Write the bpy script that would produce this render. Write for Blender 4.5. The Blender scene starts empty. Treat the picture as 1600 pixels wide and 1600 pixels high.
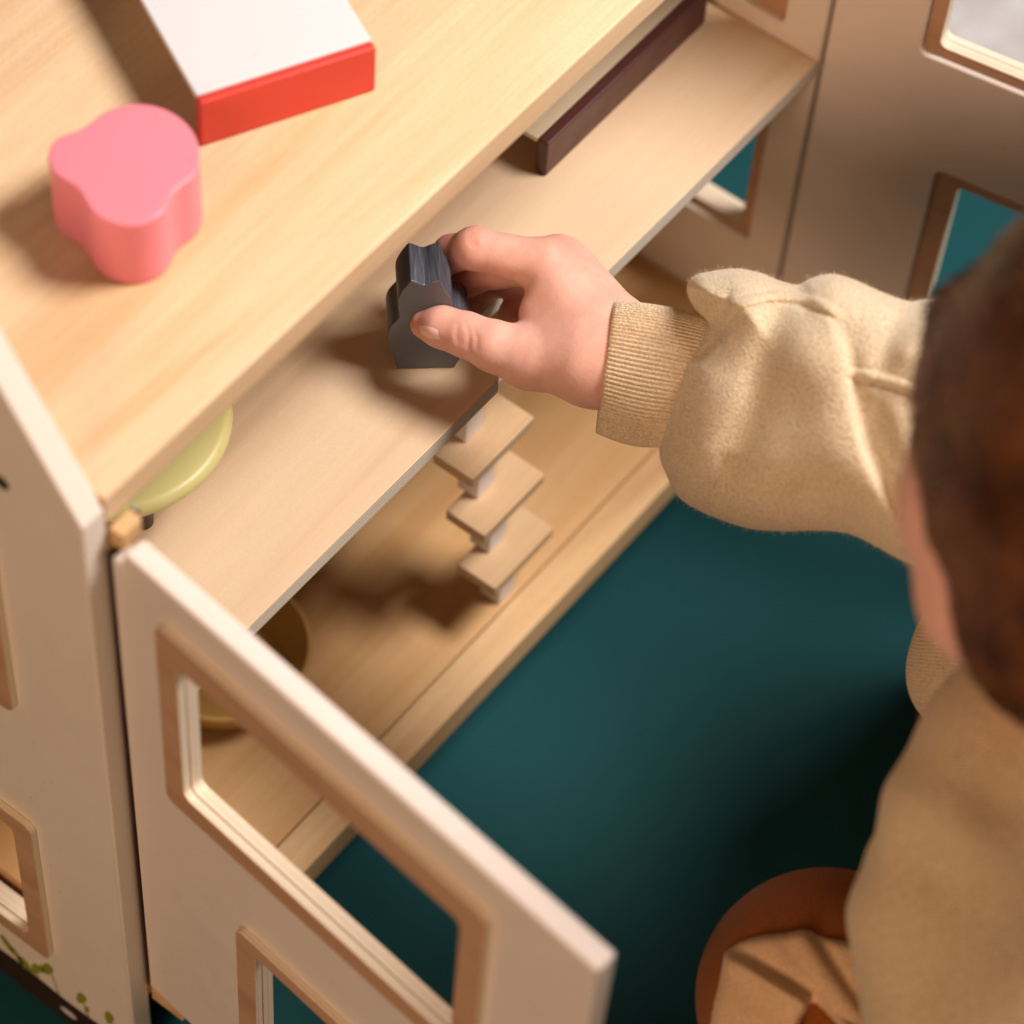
import bpy, bmesh, math, random
import numpy as np
from mathutils import Matrix, Vector

random.seed(7)
RNG = np.random.default_rng(7)
sc = bpy.context.scene
COL = sc.collection

# ------------------------------------------------------------------ camera
CAM = np.array([-0.5411796, -0.5652352, 1.3118117])
YAW, PITCH, ROLL, FPX = -56.7666155, -54.8188779, 5.4465345, 4835.77078


def cam_axes():
    y, p, r = np.radians([YAW, PITCH, ROLL])
    fwd = np.array([np.sin(-y) * np.cos(p), np.cos(y) * np.cos(p), np.sin(p)])
    right = np.array([np.cos(y), np.sin(y), 0.0])
    up = np.cross(right, fwd)
    return np.array([np.cos(r) * right + np.sin(r) * up, -np.sin(r) * right + np.cos(r) * up, fwd])


AX = cam_axes()
cd = bpy.data.cameras.new('camera')
cam = bpy.data.objects.new('camera', cd)
COL.objects.link(cam)
m = Matrix.Identity(4)
for i in range(3):
    m[i][0], m[i][1], m[i][2], m[i][3] = AX[0][i], AX[1][i], -AX[2][i], CAM[i]
cam.matrix_world = m
cd.sensor_width = 36.0
cd.lens = FPX * 36.0 / 1600.0
cd.clip_start, cd.clip_end = 0.05, 100.0
cd.dof.use_dof = True
cd.dof.focus_distance = 1.615
cd.dof.aperture_fstop = 4.6
cd.dof.aperture_blades = 0
sc.camera = cam

# ------------------------------------------------------------------ light
w = bpy.data.worlds.new("World")
sc.world = w
w.use_nodes = True
bg = w.node_tree.nodes['Background']
bg.inputs[0].default_value = (1.0, 0.75, 0.52, 1)
bg.inputs[1].default_value = 0.07


def area_light(name, loc, target, size, power, color):
    ld = bpy.data.lights.new(name, 'AREA')
    ld.shape = 'DISK'
    ld.size = size
    ld.energy = power
    ld.color = color
    o = bpy.data.objects.new(name, ld)
    COL.objects.link(o)
    o.location = loc
    d = Vector(target) - Vector(loc)
    o.rotation_euler = d.to_track_quat('-Z', 'Y').to_euler()
    return o


AZ, EL, DIST = math.radians(-46), math.radians(59), 2.0
area_light('key_lamp', (0.3 + DIST * math.cos(EL) * math.cos(AZ), DIST * math.cos(EL) * math.sin(AZ), DIST * math.sin(EL)),
           (0.3, 0.0, 0.0), 0.72, 62.0, (1.0, 0.915, 0.885))
area_light('fill_lamp', (-2.5, -0.7, 1.45), (0.25, -0.1, 0.0), 1.2, 49.0, (1.0, 0.63, 0.41))

sc.view_settings.view_transform = 'Standard'
sc.view_settings.look = 'None'
sc.view_settings.exposure = 0.0
sc.view_settings.gamma = 1.0
sc.cycles.max_bounces = 8
sc.cycles.use_denoising = True


# ------------------------------------------------------------------ helpers
def at(px, py, t):
    """the point t metres along the survey ray through a spot of the photograph"""
    v = np.array([(px - 800) / FPX, (800 - py) / FPX, 1.0])
    return CAM + t * (AX.T @ v)


def on_z(px, py, z):
    v = AX.T @ np.array([(px - 800) / FPX, (800 - py) / FPX, 1.0])
    return CAM + (z - CAM[2]) / v[2] * v


def link(o, parent=None):
    COL.objects.link(o)
    if parent is not None:
        o.parent = parent
    return o


def thing(name, label, cat, loc=(0, 0, 0), rz=0.0, group=None):
    o = bpy.data.objects.new(name, None)
    o.empty_display_size = 0.02
    COL.objects.link(o)
    o.location = loc
    o.rotation_euler = (0, 0, rz)
    o['label'] = label
    o['category'] = cat
    if group:
        o['group'] = group
    return o


def finish(me, smooth_angle=35):
    if smooth_angle:
        for p in me.polygons:
            p.use_smooth = True
        me.set_sharp_from_angle(angle=math.radians(smooth_angle))
    return me


def flat_normals(o):
    if o.data.get('flat'):
        wn = o.modifiers.new('normals', 'WEIGHTED_NORMAL')
        wn.keep_sharp = True
        wn.weight = 100


def obj(name, me, mat, parent=None, matrix=None):
    o = bpy.data.objects.new(name, me)
    if mat is not None and not me.materials:
        me.materials.append(mat)
    link(o, parent)
    flat_normals(o)
    if matrix is not None:
        o.matrix_local = matrix
    return o


def rrect(x0, y0, x1, y1, r, n=6):
    pts = []
    for cx, cy, a0 in ((x1 - r, y1 - r, 0), (x0 + r, y1 - r, 90), (x0 + r, y0 + r, 180), (x1 - r, y0 + r, 270)):
        for k in range(n + 1):
            a = math.radians(a0 + 90 * k / n)
            pts.append((cx + r * math.cos(a), cy + r * math.sin(a)))
    return pts


def slab_mesh(name, outline, thick, bevel=0.001, holes=(), z=0.0, res=2):
    """flat board in its own XY plane, centred on z, with eased edges and cut-outs"""
    cu = bpy.data.curves.new(name, 'CURVE')
    cu.dimensions = '2D'
    cu.fill_mode = 'BOTH'
    for pts in [outline] + list(holes):
        s = cu.splines.new('POLY')
        s.points.add(len(pts) - 1)
        for p, q in zip(s.points, pts):
            p.co = (q[0], q[1], 0, 1)
        s.use_cyclic_u = True
    cu.extrude = thick / 2 - bevel
    cu.bevel_depth = bevel
    cu.bevel_resolution = res
    cu.offset = -bevel
    tmp = bpy.data.objects.new(name, cu)
    COL.objects.link(tmp)
    dg = bpy.context.evaluated_depsgraph_get()
    me = bpy.data.meshes.new_from_object(tmp.evaluated_get(dg))
    bpy.data.objects.remove(tmp)
    bpy.data.curves.remove(cu)
    me.name = name
    me['flat'] = 1
    if z:
        me.transform(Matrix.Translation((0, 0, z)))
    bm = bmesh.new()
    bm.from_mesh(me)
    bmesh.ops.remove_doubles(bm, verts=bm.verts, dist=1e-6)
    bmesh.ops.recalc_face_normals(bm, faces=bm.faces)
    bm.to_mesh(me)
    bm.free()
    return finish(me, 30)


def join_mesh(a, b):
    bm = bmesh.new()
    bm.from_mesh(a)
    bm.from_mesh(b)
    bm.to_mesh(a)
    bm.free()
    return finish(a, 30)


def frame(ax_x, ax_y, ax_z, loc):
    mm = Matrix.Identity(4)
    for i in range(3):
        mm[i][0], mm[i][1], mm[i][2], mm[i][3] = ax_x[i], ax_y[i], ax_z[i], loc[i]
    return mm


def mesh_from(name, verts, faces, smooth=60):
    me = bpy.data.meshes.new(name)
    me.from_pydata([tuple(v) for v in verts], [], [tuple(f) for f in faces])
    me.update()
    return finish(me, smooth)


def lathe(name, prof, n=64, smooth=50):
    v, f = [], []
    for r, z in prof:
        for k in range(n):
            a = 2 * math.pi * k / n
            v.append((r * math.cos(a), r * math.sin(a), z))
    for i in range(len(prof) - 1):
        for k in range(n):
            f.append((i * n + k, i * n + (k + 1) % n, (i + 1) * n + (k + 1) % n, (i + 1) * n + k))
    f.append(tuple(range((len(prof) - 1) * n, len(prof) * n)))
    f.append(tuple(reversed(range(n))))
    return mesh_from(name, v, f, smooth)


# ------------------------------------------------------------------ materials
class NT:
    def __init__(self, name, color=(.8, .8, .8), rough=0.5, spec=0.5):
        self.m = bpy.data.materials.new(name)
        self.m.use_nodes = True
        self.t = self.m.node_tree
        self.b = self.t.nodes['Principled BSDF']
        self.b.inputs['Base Color'].default_value = (*color, 1)
        self.b.inputs['Roughness'].default_value = rough
        self.b.inputs['Specular IOR Level'].default_value = spec

    def n(self, typ, **kw):
        nd = self.t.nodes.new(typ)
        for k, v in kw.items():
            if k in nd.inputs.keys():
                nd.inputs[k].default_value = v
            else:
                setattr(nd, k, v)
        return nd

    def l(self, a, b):
        self.t.links.new(a, b)
        return self

    def coord(self, scale, kind='Object', rot=(0, 0, 0)):
        tc = self.n('ShaderNodeTexCoord')
        mp = self.n('ShaderNodeMapping')
        mp.inputs['Scale'].default_value = scale
        mp.inputs['Rotation'].default_value = rot
        self.l(tc.outputs[kind], mp.inputs['Vector'])
        return mp.outputs['Vector']

    def noise(self, vec, scale, detail=4, rough=0.55, dist=0.0):
        nd = self.n('ShaderNodeTexNoise')
        nd.inputs['Scale'].default_value = scale
        nd.inputs['Detail'].default_value = detail
        nd.inputs['Roughness'].default_value = rough
        nd.inputs['Distortion'].default_value = dist
        self.l(vec, nd.inputs['Vector'])
        return nd.outputs['Fac']

    def ramp(self, fac, stops, interp='LINEAR'):
        r = self.n('ShaderNodeValToRGB')
        r.color_ramp.interpolation = interp
        el = r.color_ramp.elements
        while len(el) < len(stops):
            el.new(0.5)
        for e, (p, c) in zip(el, stops):
            e.position = p
            e.color = (*c, 1) if len(c) == 3 else c
        self.l(fac, r.inputs['Fac'])
        return r.outputs['Color']

    def mix(self, fac, a, b, blend='MIX'):
        x = self.n('ShaderNodeMix', data_type='RGBA', blend_type=blend)
        for sock, val in ((x.inputs[0], fac), (x.inputs[6], a), (x.inputs[7], b)):
            if isinstance(val, (int, float)):
                sock.default_value = val
            elif isinstance(val, tuple):
                sock.default_value = (*val, 1)
            else:
                self.l(val, sock)
        return x.outputs[2]

    def math(self, op, a, b=0.0):
        x = self.n('ShaderNodeMath', operation=op)
        for sock, val in ((x.inputs[0], a), (x.inputs[1], b)):
            if isinstance(val, (int, float)):
                sock.default_value = val
            else:
                self.l(val, sock)
        return x.outputs[0]

    def bump(self, h, strength, dist=0.001):
        b = self.n('ShaderNodeBump')
        b.inputs['Strength'].default_value = strength
        b.inputs['Distance'].default_value = dist
        self.l(h, b.inputs['Height'])
        self.l(b.outputs['Normal'], self.b.inputs['Normal'])

    def color(self, c):
        self.l(c, self.b.inputs['Base Color'])
        return self


def wood(name, light, mid, dark, seed=0.0, ply=False, ply_cols=None, planks=0.0, thick=0.012, rough=0.5, along='X', streak=1.0):
    t = NT(name, mid, rough, 0.35)
    ax = {'X': 0, 'Y': 1}[along]

    def sc_(a, b):
        s = [b, b, b]
        s[ax] = a
        return tuple(s)
    v1 = t.coord(sc_(1.3, 17.0))
    off = t.n('ShaderNodeVectorMath', operation='ADD')
    off.inputs[1].default_value = (seed * 3.1, seed * 7.7, seed * 1.3)
    t.l(v1, off.inputs[0])
    n1 = t.noise(off.outputs[0], 1.6, 5, 0.6, 0.9)
    col = t.ramp(n1, [(0.30, dark), (0.47, mid), (0.62, light), (0.8, mid)])
    v2 = t.coord(sc_(9, 260))
    n2 = t.noise(v2, 1.0, 4, 0.65)
    col = t.mix(0.22 * streak, col, t.ramp(n2, [(0.35, dark), (0.65, light)]))
    v3 = t.coord(sc_(60, 900))
    n3 = t.noise(v3, 1.0, 2, 0.5)
    col = t.mix(t.ramp(n3, [(0.66, (0, 0, 0)), (0.74, (.35 * streak,) * 3)]), col, dark)
    vi = t.coord((1, 1, 1))
    ni = t.noise(vi, 520.0, 3, 0.6)
    col = t.mix(t.ramp(ni, [(0.40, (.20,) * 3), (0.60, (0, 0, 0))]), col, dark)
    nb = t.noise(vi, 11.0, 3)
    col = t.mix(t.ramp(nb, [(0.35, (.0,) * 3), (0.75, (.22,) * 3)]), col, mid)
    if planks:
        tc = t.n('ShaderNodeTexCoord')
        sp = t.n('ShaderNodeSeparateXYZ')
        t.l(tc.outputs['Object'], sp.inputs[0])
        k = t.math('FLOOR', t.math('MULTIPLY', sp.outputs['Y' if along == 'X' else 'X'], 1.0 / planks))
        wn = t.n('ShaderNodeTexWhiteNoise', noise_dimensions='1D')
        t.l(k, wn.inputs['W'])
        col = t.mix(0.16, col, t.ramp(wn.outputs['Value'], [(0.2, dark), (0.8, light)]))
    if ply:
        tc = t.n('ShaderNodeTexCoord')
        sn = t.n('ShaderNodeSeparateXYZ')
        t.l(tc.outputs['Normal'], sn.inputs[0])
        edge = t.math('LESS_THAN', t.math('ABSOLUTE', sn.outputs['Z']), 0.55)
        so = t.n('ShaderNodeSeparateXYZ')
        t.l(tc.outputs['Object'], so.inputs[0])
        wob = t.math('MULTIPLY', t.math('SUBTRACT', t.noise(t.coord((40, 40, 40)), 1.0, 3), 0.5), 0.0006)
        z = t.math('ADD', so.outputs['Z'], wob)
        ph = t.math('FRACT', t.math('MULTIPLY', z, 1.0 / (thick / 3.6)))
        lay = t.ramp(ph, [(0.0, ply_cols[1]), (0.16, ply_cols[0]), (0.5, ply_cols[2]), (0.62, ply_cols[1]), (0.8, ply_cols[0])])
        fib = t.noise(t.coord((500, 500, 1500)), 1.0, 2)
        lay = t.mix(0.25, lay, t.ramp(fib, [(0.3, ply_cols[1]), (0.7, ply_cols[0])]))
        col = t.mix(edge, col, lay)
    t.color(col)
    t.l(t.ramp(n2, [(0.3, (rough + .08,) * 3), (0.7, (rough - .06,) * 3)]), t.b.inputs['Roughness'])
    t.bump(t.math('ADD', t.math('MULTIPLY', n3, 0.6), n2), 0.12, 0.0004)
    return t.m


def paint(name, color, rough=0.45, var=0.06, scale=9.0, bump=0.05, spec=0.45):
    t = NT(name, color, rough, spec)
    v = t.coord((1, 1, 1))
    n = t.noise(v, scale, 4)
    hi = tuple(min(1, c * (1 + var)) for c in color)
    lo = tuple(c * (1 - var) for c in color)
    col = t.ramp(n, [(0.3, lo), (0.7, hi)])
    sp = t.noise(v, 210.0, 2, 0.4)
    col = t.mix(t.ramp(sp, [(0.745, (0, 0, 0)), (0.775, (.30,) * 3)]), col, tuple(c * .45 for c in color))
    t.color(col)
    n2 = t.noise(v, 900.0, 2)
    n3 = t.noise(v, 60.0, 3)
    t.l(t.ramp(n3, [(0.3, (rough - .06,) * 3), (0.7, (rough + .08,) * 3)]), t.b.inputs['Roughness'])
    t.bump(n2, bump, 0.0003)
    return t.m


PLYC = ((.90, .82, .68), (.46, .36, .24), (.76, .65, .50))
M_ATTIC = wood('pine_board', (.82, .62, .40), (.75, .52, .295), (.56, .32, .14), 1.0, planks=0.048, rough=0.48, streak=1.2)
M_SHELF = wood('birch_ply', (.73, .55, .36), (.70, .51, .32), (.61, .42, .245), 2.3, ply=True, ply_cols=PLYC, thick=0.012, rough=0.5, streak=0.7)
M_FLOOR_BOARD = wood('birch_floor_board', (.66, .41, .19), (.60, .355, .150), (.50, .27, .095), 4.1, rough=0.5, streak=0.5)
M_RAIL = wood('pine_rail', (.76, .53, .28), (.69, .45, .225), (.50, .28, .11), 5.7, rough=0.48, streak=1.3)
M_TREAD = wood('beech_tread', (.63, .44, .25), (.58, .39, .215), (.47, .30, .15), 3.3, rough=0.5, streak=0.7)
M_FRAME = wood('ply_frame', (.58, .36, .225), (.52, .31, .185), (.42, .235, .13), 6.2, ply=True, ply_cols=((.86, .77, .61), (.62, .45, .28), (.80, .68, .50)), thick=0.0125, rough=0.5)
M_WALL = paint('cream_paint', (.79, .705, .60), 0.42, 0.02, 7.0, 0.05)
M_DOOR = paint('cream_door_paint', (.78, .69, .61), 0.42, 0.02, 7.0, 0.05)
M_WHITE = paint('white_paint', (.67, .66, .66), 0.4, 0.015, 9.0)
M_RED = paint('red_paint', (.66, .054, .032), 0.38, 0.04, 9.0)
M_PINK = paint('pink_paint', (.84, .245, .300), 0.36, 0.03, 9.0)
M_MAROON = paint('maroon_paint', (.085, .026, .022), 0.40, 0.06, 9.0)
M_CREAM = paint('cream_top_paint', (.62, .52, .35), 0.42, 0.02, 9.0)
M_YELLOW = paint('yellow_paint', (.74, .68, .27), 0.34, 0.02, 9.0)
M_MUSTARD = paint('mustard_paint', (.60, .36, .10), 0.4, 0.03, 9.0)
M_BROWN = paint('dark_brown_paint', (.06, .02, .012), 0.4, 0.06, 9.0)
M_GROUNDPRINT = paint('brown_print', (.030, .014, .009), 0.5, 0.05)
M_LEAF = paint('green_print', (.24, .27, .02), 0.5, 0.10, 60.0)
M_SPACER = paint('white_washed_wood', (.76, .69, .63), 0.55, 0.03, 40.0)
M_STEEL = NT('steel', (.6, .6, .62), 0.28).m
M_STEEL.node_tree.nodes['Principled BSDF'].inputs['Metallic'].default_value = 1.0
M_DARK = paint('dark_hole', (.02, .015, .01), 0.8)


def floor_material():
    t = NT('teal_floor', (.05, .22, .21), 0.6, 0.12)
    v = t.coord((1, 1, 1))
    n = t.noise(v, 5.0, 5)
    col = t.ramp(n, [(0.3, (.008, .062, .069)), (0.7, (.010, .074, .082))])
    sp = t.noise(v, 95.0, 2, 0.4)
    col = t.mix(t.ramp(sp, [(0.80, (0, 0, 0)), (0.82, (.22, .22, .22))]), col, (.30, .33, .30))
    t.color(col)
    n2 = t.noise(v, 16.0, 5)
    t.l(t.ramp(n2, [(0.3, (.52,) * 3), (0.7, (.66,) * 3)]), t.b.inputs['Roughness'])
    t.bump(t.noise(v, 700.0, 3), 0.05, 0.0005)
    return t.m


def gray_toy_material():
    t = NT('slate_grey_paint', (.055, .06, .07), 0.36, 0.5)
    v = t.coord((900, 900, 45))
    n = t.noise(v, 1.0, 3, 0.6)
    tc = t.n('ShaderNodeTexCoord')
    sn = t.n('ShaderNodeSeparateXYZ')
    t.l(tc.outputs['Normal'], sn.inputs[0])
    side = t.math('LESS_THAN', t.math('ABSOLUTE', sn.outputs['Z']), 0.75)
    face = t.ramp(t.noise(t.coord((1, 1, 1)), 45.0, 3), [(0.3, (.125, .140, .165)), (0.7, (.142, .158, .185))])
    streak = t.ramp(n, [(0.30, (.035, .040, .050)), (0.55, (.075, .085, .105)), (0.72, (.16, .17, .19)), (0.82, (.36, .36, .36))])
    t.color(t.mix(side, face, streak))
    t.l(t.ramp(n, [(0.3, (.30,) * 3), (0.7, (.45,) * 3)]), t.b.inputs['Roughness'])
    t.bump(t.math('MULTIPLY', n, side), 0.35, 0.0006)
    return t.m


def skin_material():
    t = NT('skin', (.72, .41, .29), 0.5, 0.32)
    b = t.b
    b.subsurface_method = 'RANDOM_WALK'
    b.inputs['Subsurface Weight'].default_value = 0.35
    b.inputs['Subsurface Radius'].default_value = (1.0, 0.35, 0.18)
    b.inputs['Subsurface Scale'].default_value = 0.006
    v = t.coord((1, 1, 1))
    n = t.noise(v, 130.0, 4)
    n2 = t.noise(v, 38.0, 3)
    col = t.ramp(n2, [(0.3, (.77, .45, .35)), (0.7, (.73, .395, .30))])
    col = t.mix(0.3, col, t.ramp(n, [(0.35, (.82, .52, .41)), (0.7, (.66, .33, .25))]))
    at_ = t.n('ShaderNodeAttribute', attribute_name='flush')
    col = t.mix(t.math('MULTIPLY', at_.outputs['Fac'], 0.75), col, (.62, .23, .155))
    t.color(col)
    vo = t.n('ShaderNodeTexVoronoi', feature='DISTANCE_TO_EDGE')
    vo.inputs['Scale'].default_value = 950.0
    t.l(v, vo.inputs['Vector'])
    h = t.math('ADD', t.math('MULTIPLY', vo.outputs['Distance'], 0.8), t.math('MULTIPLY', t.noise(v, 420.0, 3), 0.9))
    vw = t.coord((90, 420, 160), rot=(.4, .2, .9))
    h = t.math('ADD', h, t.math('MULTIPLY', t.noise(vw, 1.0, 3), 0.8))
    t.bump(h, 0.38, 0.0004)
    return t.m


def knit_material(name, c, scale=1.0, strength=0.55, fuzz=0.35, courses=0.0):
    t = NT(name, c, 0.9, 0.15)
    t.b.inputs['Sheen Weight'].default_value = fuzz
    t.b.inputs['Sheen Roughness'].default_value = 0.5
    t.b.inputs['Sheen Tint'].default_value = (1, .93, .82, 1)
    v = t.coord((1, 1, 1))
    # short dashes of knit loops
    vo = t.n('ShaderNodeTexVoronoi', feature='F1')
    vo.inputs['Scale'].default_value = 620.0 * scale
    vo.inputs['Randomness'].default_value = 0.75
    vv = t.coord((1.0, 0.62, 1.0), rot=(0.3, 0.5, 0.6))
    t.l(vv, vo.inputs['Vector'])
    n2 = t.noise(v, 30.0, 4)
    lo = tuple(x * 0.63 for x in c)
    hi = tuple(min(1, x * 1.12) for x in c)
    col = t.ramp(vo.outputs['Distance'], [(0.12, hi), (0.75, lo)])
    col = t.mix(0.25, col, t.ramp(n2, [(0.3, tuple(x * .82 for x in c)), (0.7, hi)]))
    sp = t.noise(v, 1500.0 * scale, 2)
    col = t.mix(t.ramp(sp, [(0.58, (0, 0, 0)), (0.70, (.5, .5, .5))]), col, tuple(x * 0.50 for x in c))
    t.color(col)
    h = t.math('ADD', t.math('MULTIPLY', vo.outputs['Distance'], -1.0), t.math('MULTIPLY', t.noise(v, 1300.0 * scale, 2), 0.5))
    if courses:
        # rows of loops running across the cloth
        tc = t.n('ShaderNodeTexCoord')
        dp = t.n('ShaderNodeVectorMath', operation='DOT_PRODUCT')
        dp.inputs[1].default_value = (float(AX[1][0]), float(AX[1][1]), float(AX[1][2]))
        t.l(tc.outputs['Object'], dp.inputs[0])
        wv = t.math('ADD', t.math('MULTIPLY', dp.outputs['Value'], courses), t.math('MULTIPLY', t.noise(v, 22.0, 3), 9.0))
        row = t.math('SINE', wv)
        h = t.math('ADD', h, t.math('MULTIPLY', row, 0.25))
        col = t.mix(t.ramp(row, [(0.0, (.14,) * 3), (0.6, (0, 0, 0))]), col, tuple(x * .7 for x in c))
        t.color(col)
    t.bump(h, strength, 0.0011)
    return t.m


def hair_material():
    t = NT('dark_brown_hair', (.035, .014, .007), 0.6, 0.15)
    v = t.coord((240, 240, 25), rot=(0.6, 0.2, 0.3))
    n = t.noise(v, 1.0, 4)
    v2 = t.coord((14, 14, 14))
    t.color(t.mix(0.5, t.ramp(n, [(0.3, (.050, .016, .0045)), (0.7, (.075, .026, .008))]), t.ramp(t.noise(v2, 1.0, 3), [(0.3, (.045, .014, .004)), (0.7, (.08, .028, .008))])))
    t.bump(n, 0.6, 0.002)
    return t.m


def rug_material():
    t = NT('pale_grey_wool', (.72, .69, .66), 0.95, 0.1)
    v = t.coord((1, 1, 1))
    t.color(t.ramp(t.noise(v, 26.0, 5, 0.65), [(0.3, (.50, .47, .45)), (0.7, (.68, .66, .64))]))
    t.bump(t.noise(v, 180.0, 4), 0.6, 0.004)
    return t.m


M_TEAL = floor_material()
M_GRAY = gray_toy_material()
M_SKIN = skin_material()
M_KNIT = knit_material('beige_sweatshirt_knit', (.79, .645, .43), 1.45)
M_SHIRT = knit_material('beige_sweatshirt_rows', (.74, .57, .35), 1.2, 0.6, 0.3, courses=3500.0)
M_RIB = knit_material('beige_rib_knit', (.87, .69, .46), 1.5, 0.4)
M_CLOTH = knit_material('beige_fine_cloth', (.78, .52, .30), 1.7, 0.25, 0.2)
M_LEGGING = knit_material('rust_brown_fabric', (.30, .085, .014), 1.6, 0.3, 0.1)
M_HAIR = hair_material()
def locks_material():
    t = NT('chestnut_locks', (.09, .032, .010), 0.38, 0.5)
    t.color(t.ramp(t.noise(t.coord((30, 30, 30)), 1.0, 2), [(0.35, (.06, .019, .005)), (0.65, (.17, .058, .017))]))
    return t.m


M_LOCKS = locks_material()
M_RUG = rug_material()
M_NAIL = NT('fingernail', (.88, .56, .47), 0.26, 0.5).m
M_LASH = NT('eyelash', (.02, .01, .006), 0.6).m


# ------------------------------------------------------------------ implicit shapes (surface nets)
def smin(a, b, k):
    h = np.clip(0.5 + 0.5 * (b - a) / k, 0, 1)
    return b * (1 - h) + a * h - k * h * (1 - h)


def smax(a, b, k):
    return -smin(-a, -b, k)


def capsule(P, a, b, ra, rb):
    a, b = np.asarray(a), np.asarray(b)
    ab = b - a
    t = np.clip(((P - a) @ ab) / (ab @ ab), 0, 1)
    q = P - a - t[..., None] * ab
    return np.sqrt((q * q).sum(-1)) - (ra + (rb - ra) * t)


def ellipsoid(P, c, axes, r):
    q = (P - np.asarray(c)) @ np.asarray(axes).T
    r = np.asarray(r)
    k0 = np.sqrt(((q / r) ** 2).sum(-1))
    k1 = np.sqrt(((q / r ** 2) ** 2).sum(-1)) + 1e-9
    return k0 * (k0 - 1) / k1


def chain(P, pts, radii, k=0.004):
    d = None
    for i in range(len(pts) - 1):
        c = capsule(P, pts[i], pts[i + 1], radii[i], radii[i + 1])
        d = c if d is None else smin(d, c, k)
    return d


def surface_nets(f, lo, hi, step):
    """mesh of f(P)=0 on a regular grid; f takes an (N,3) array"""
    lo, hi = np.asarray(lo), np.asarray(hi)
    n = np.ceil((hi - lo) / step).astype(int) + 1
    xs = [lo[i] + step * np.arange(n[i]) for i in range(3)]
    V = np.empty(n, np.float32)
    Y, Z = np.meshgrid(xs[1], xs[2], indexing='ij')
    for i, x in enumerate(xs[0]):
        P = np.stack([np.full(Y.size, x), Y.ravel(), Z.ravel()], -1)
        V[i] = f(P).reshape(n[1], n[2])
    V = np.pad(V, 1, constant_values=1.0)
    lo = lo - step
    n = np.array(V.shape)
    S = V < 0
    nc = n - 1
    acc = np.zeros((*nc, 3), np.float32)
    cnt = np.zeros(nc, np.float32)
    for ax in range(3):
        sl0 = [slice(None)] * 3
        sl1 = [slice(None)] * 3
        sl0[ax] = slice(0, -1)
        sl1[ax] = slice(1, None)
        a, b = V[tuple(sl0)], V[tuple(sl1)]
        cr = (a < 0) != (b < 0)
        tt = np.where(cr, a / np.where(cr, a - b, 1), 0)
        o1, o2 = [i for i in range(3) if i != ax]
        for d1 in (0, 1):
            for d2 in (0, 1):
                s = [slice(None)] * 3
                s[o1] = slice(d1, nc[o1] + d1)
                s[o2] = slice(d2, nc[o2] + d2)
                c = cr[tuple(s)]
                t2 = tt[tuple(s)]
                cnt += c
                acc[..., ax] += np.where(c, t2, 0)
                acc[..., o1] += np.where(c, d1, 0)
                acc[..., o2] += np.where(c, d2, 0)
    act = cnt > 0
    idx = -np.ones(nc, np.int64)
    idx[act] = np.arange(act.sum())
    ijk = np.argwhere(act)
    verts = lo + step * (ijk + acc[act] / cnt[act][:, None])
    quads = []
    for ax in range(3):
        o1, o2 = (ax + 1) % 3, (ax + 2) % 3
        sl0 = [slice(1, -1)] * 3
        sl1 = [slice(1, -1)] * 3
        sl0[ax] = slice(0, -1)
        sl1[ax] = slice(1, None)
        a, b = S[tuple(sl0)], S[tuple(sl1)]
        for flip in (False, True):
            m_ = (a & ~b) if not flip else (~a & b)
            e = np.argwhere(m_)
            if not len(e):
                continue
            e = e + 1
            e[:, ax] -= 1

            def cell(d1, d2):
                c = e.copy()
                c[:, o1] -= d1
                c[:, o2] -= d2
                return idx[c[:, 0], c[:, 1], c[:, 2]]
            q = np.stack([cell(1, 1), cell(0, 1), cell(0, 0), cell(1, 0)], -1)
            quads.append(q[:, ::-1] if flip else q)
    return verts, np.concatenate(quads)


def implicit_mesh(name, f, lo, hi, step, smooth_iter=0):
    v, q = surface_nets(f, lo, hi, step)
    if smooth_iter:
        e = np.concatenate([q[:, [0, 1]], q[:, [1, 2]], q[:, [2, 3]], q[:, [3, 0]]])
        for _ in range(smooth_iter):
            s = np.zeros_like(v)
            c = np.zeros(len(v))
            for ch in range(3):
                s[:, ch] = np.bincount(e[:, 0], v[e[:, 1], ch], len(v)) + np.bincount(e[:, 1], v[e[:, 0], ch], len(v))
            c = np.bincount(e[:, 0], minlength=len(v)) + np.bincount(e[:, 1], minlength=len(v))
            v = 0.5 * v + 0.5 * s / c[:, None]
    me = bpy.data.meshes.new(name)
    me.vertices.add(len(v))
    me.vertices.foreach_set('co', np.asarray(v, np.float32).ravel())
    me.loops.add(len(q) * 4)
    me.polygons.add(len(q))
    me.polygons.foreach_set('loop_start', np.arange(0, len(q) * 4, 4, dtype=np.int32))
    me.loops.foreach_set('vertex_index', q.ravel().astype(np.int32))
    me.update(calc_edges=True)
    me.validate()
    for p in me.polygons:
        p.use_smooth = True
    return me


def hit(px, py, f, t0, t1, n=400):
    """first surface of f along the survey ray"""
    t = np.linspace(t0, t1, n)
    v = AX.T @ np.array([(px - 800) / FPX, (800 - py) / FPX, 1.0])
    P = CAM + t[:, None] * v
    d = f(P)
    k = np.argmax(d < 0)
    if d[k] >= 0:
        k = int(np.argmin(d))
    if k and d[k] < 0:
        return t[k - 1] + (t[k] - t[k - 1]) * d[k - 1] / (d[k - 1] - d[k])
    return t[k]


# ================================================================== SETTING
me = mesh_from('floor', [(-6, -6, -.3525), (6, -6, -.3525), (6, 6, -.3525), (-6, 6, -.3525)], [(0, 1, 2, 3)], 0)
fl = obj('floor', me, M_TEAL)
fl['kind'] = 'structure'

# ================================================================== TOY HOUSE
house = thing('toy_house', 'cream wooden toy house with open doors and bare wood shelves on the teal floor', 'toy house', (0, 0, -.3525))
HZ = 0.3525


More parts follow.
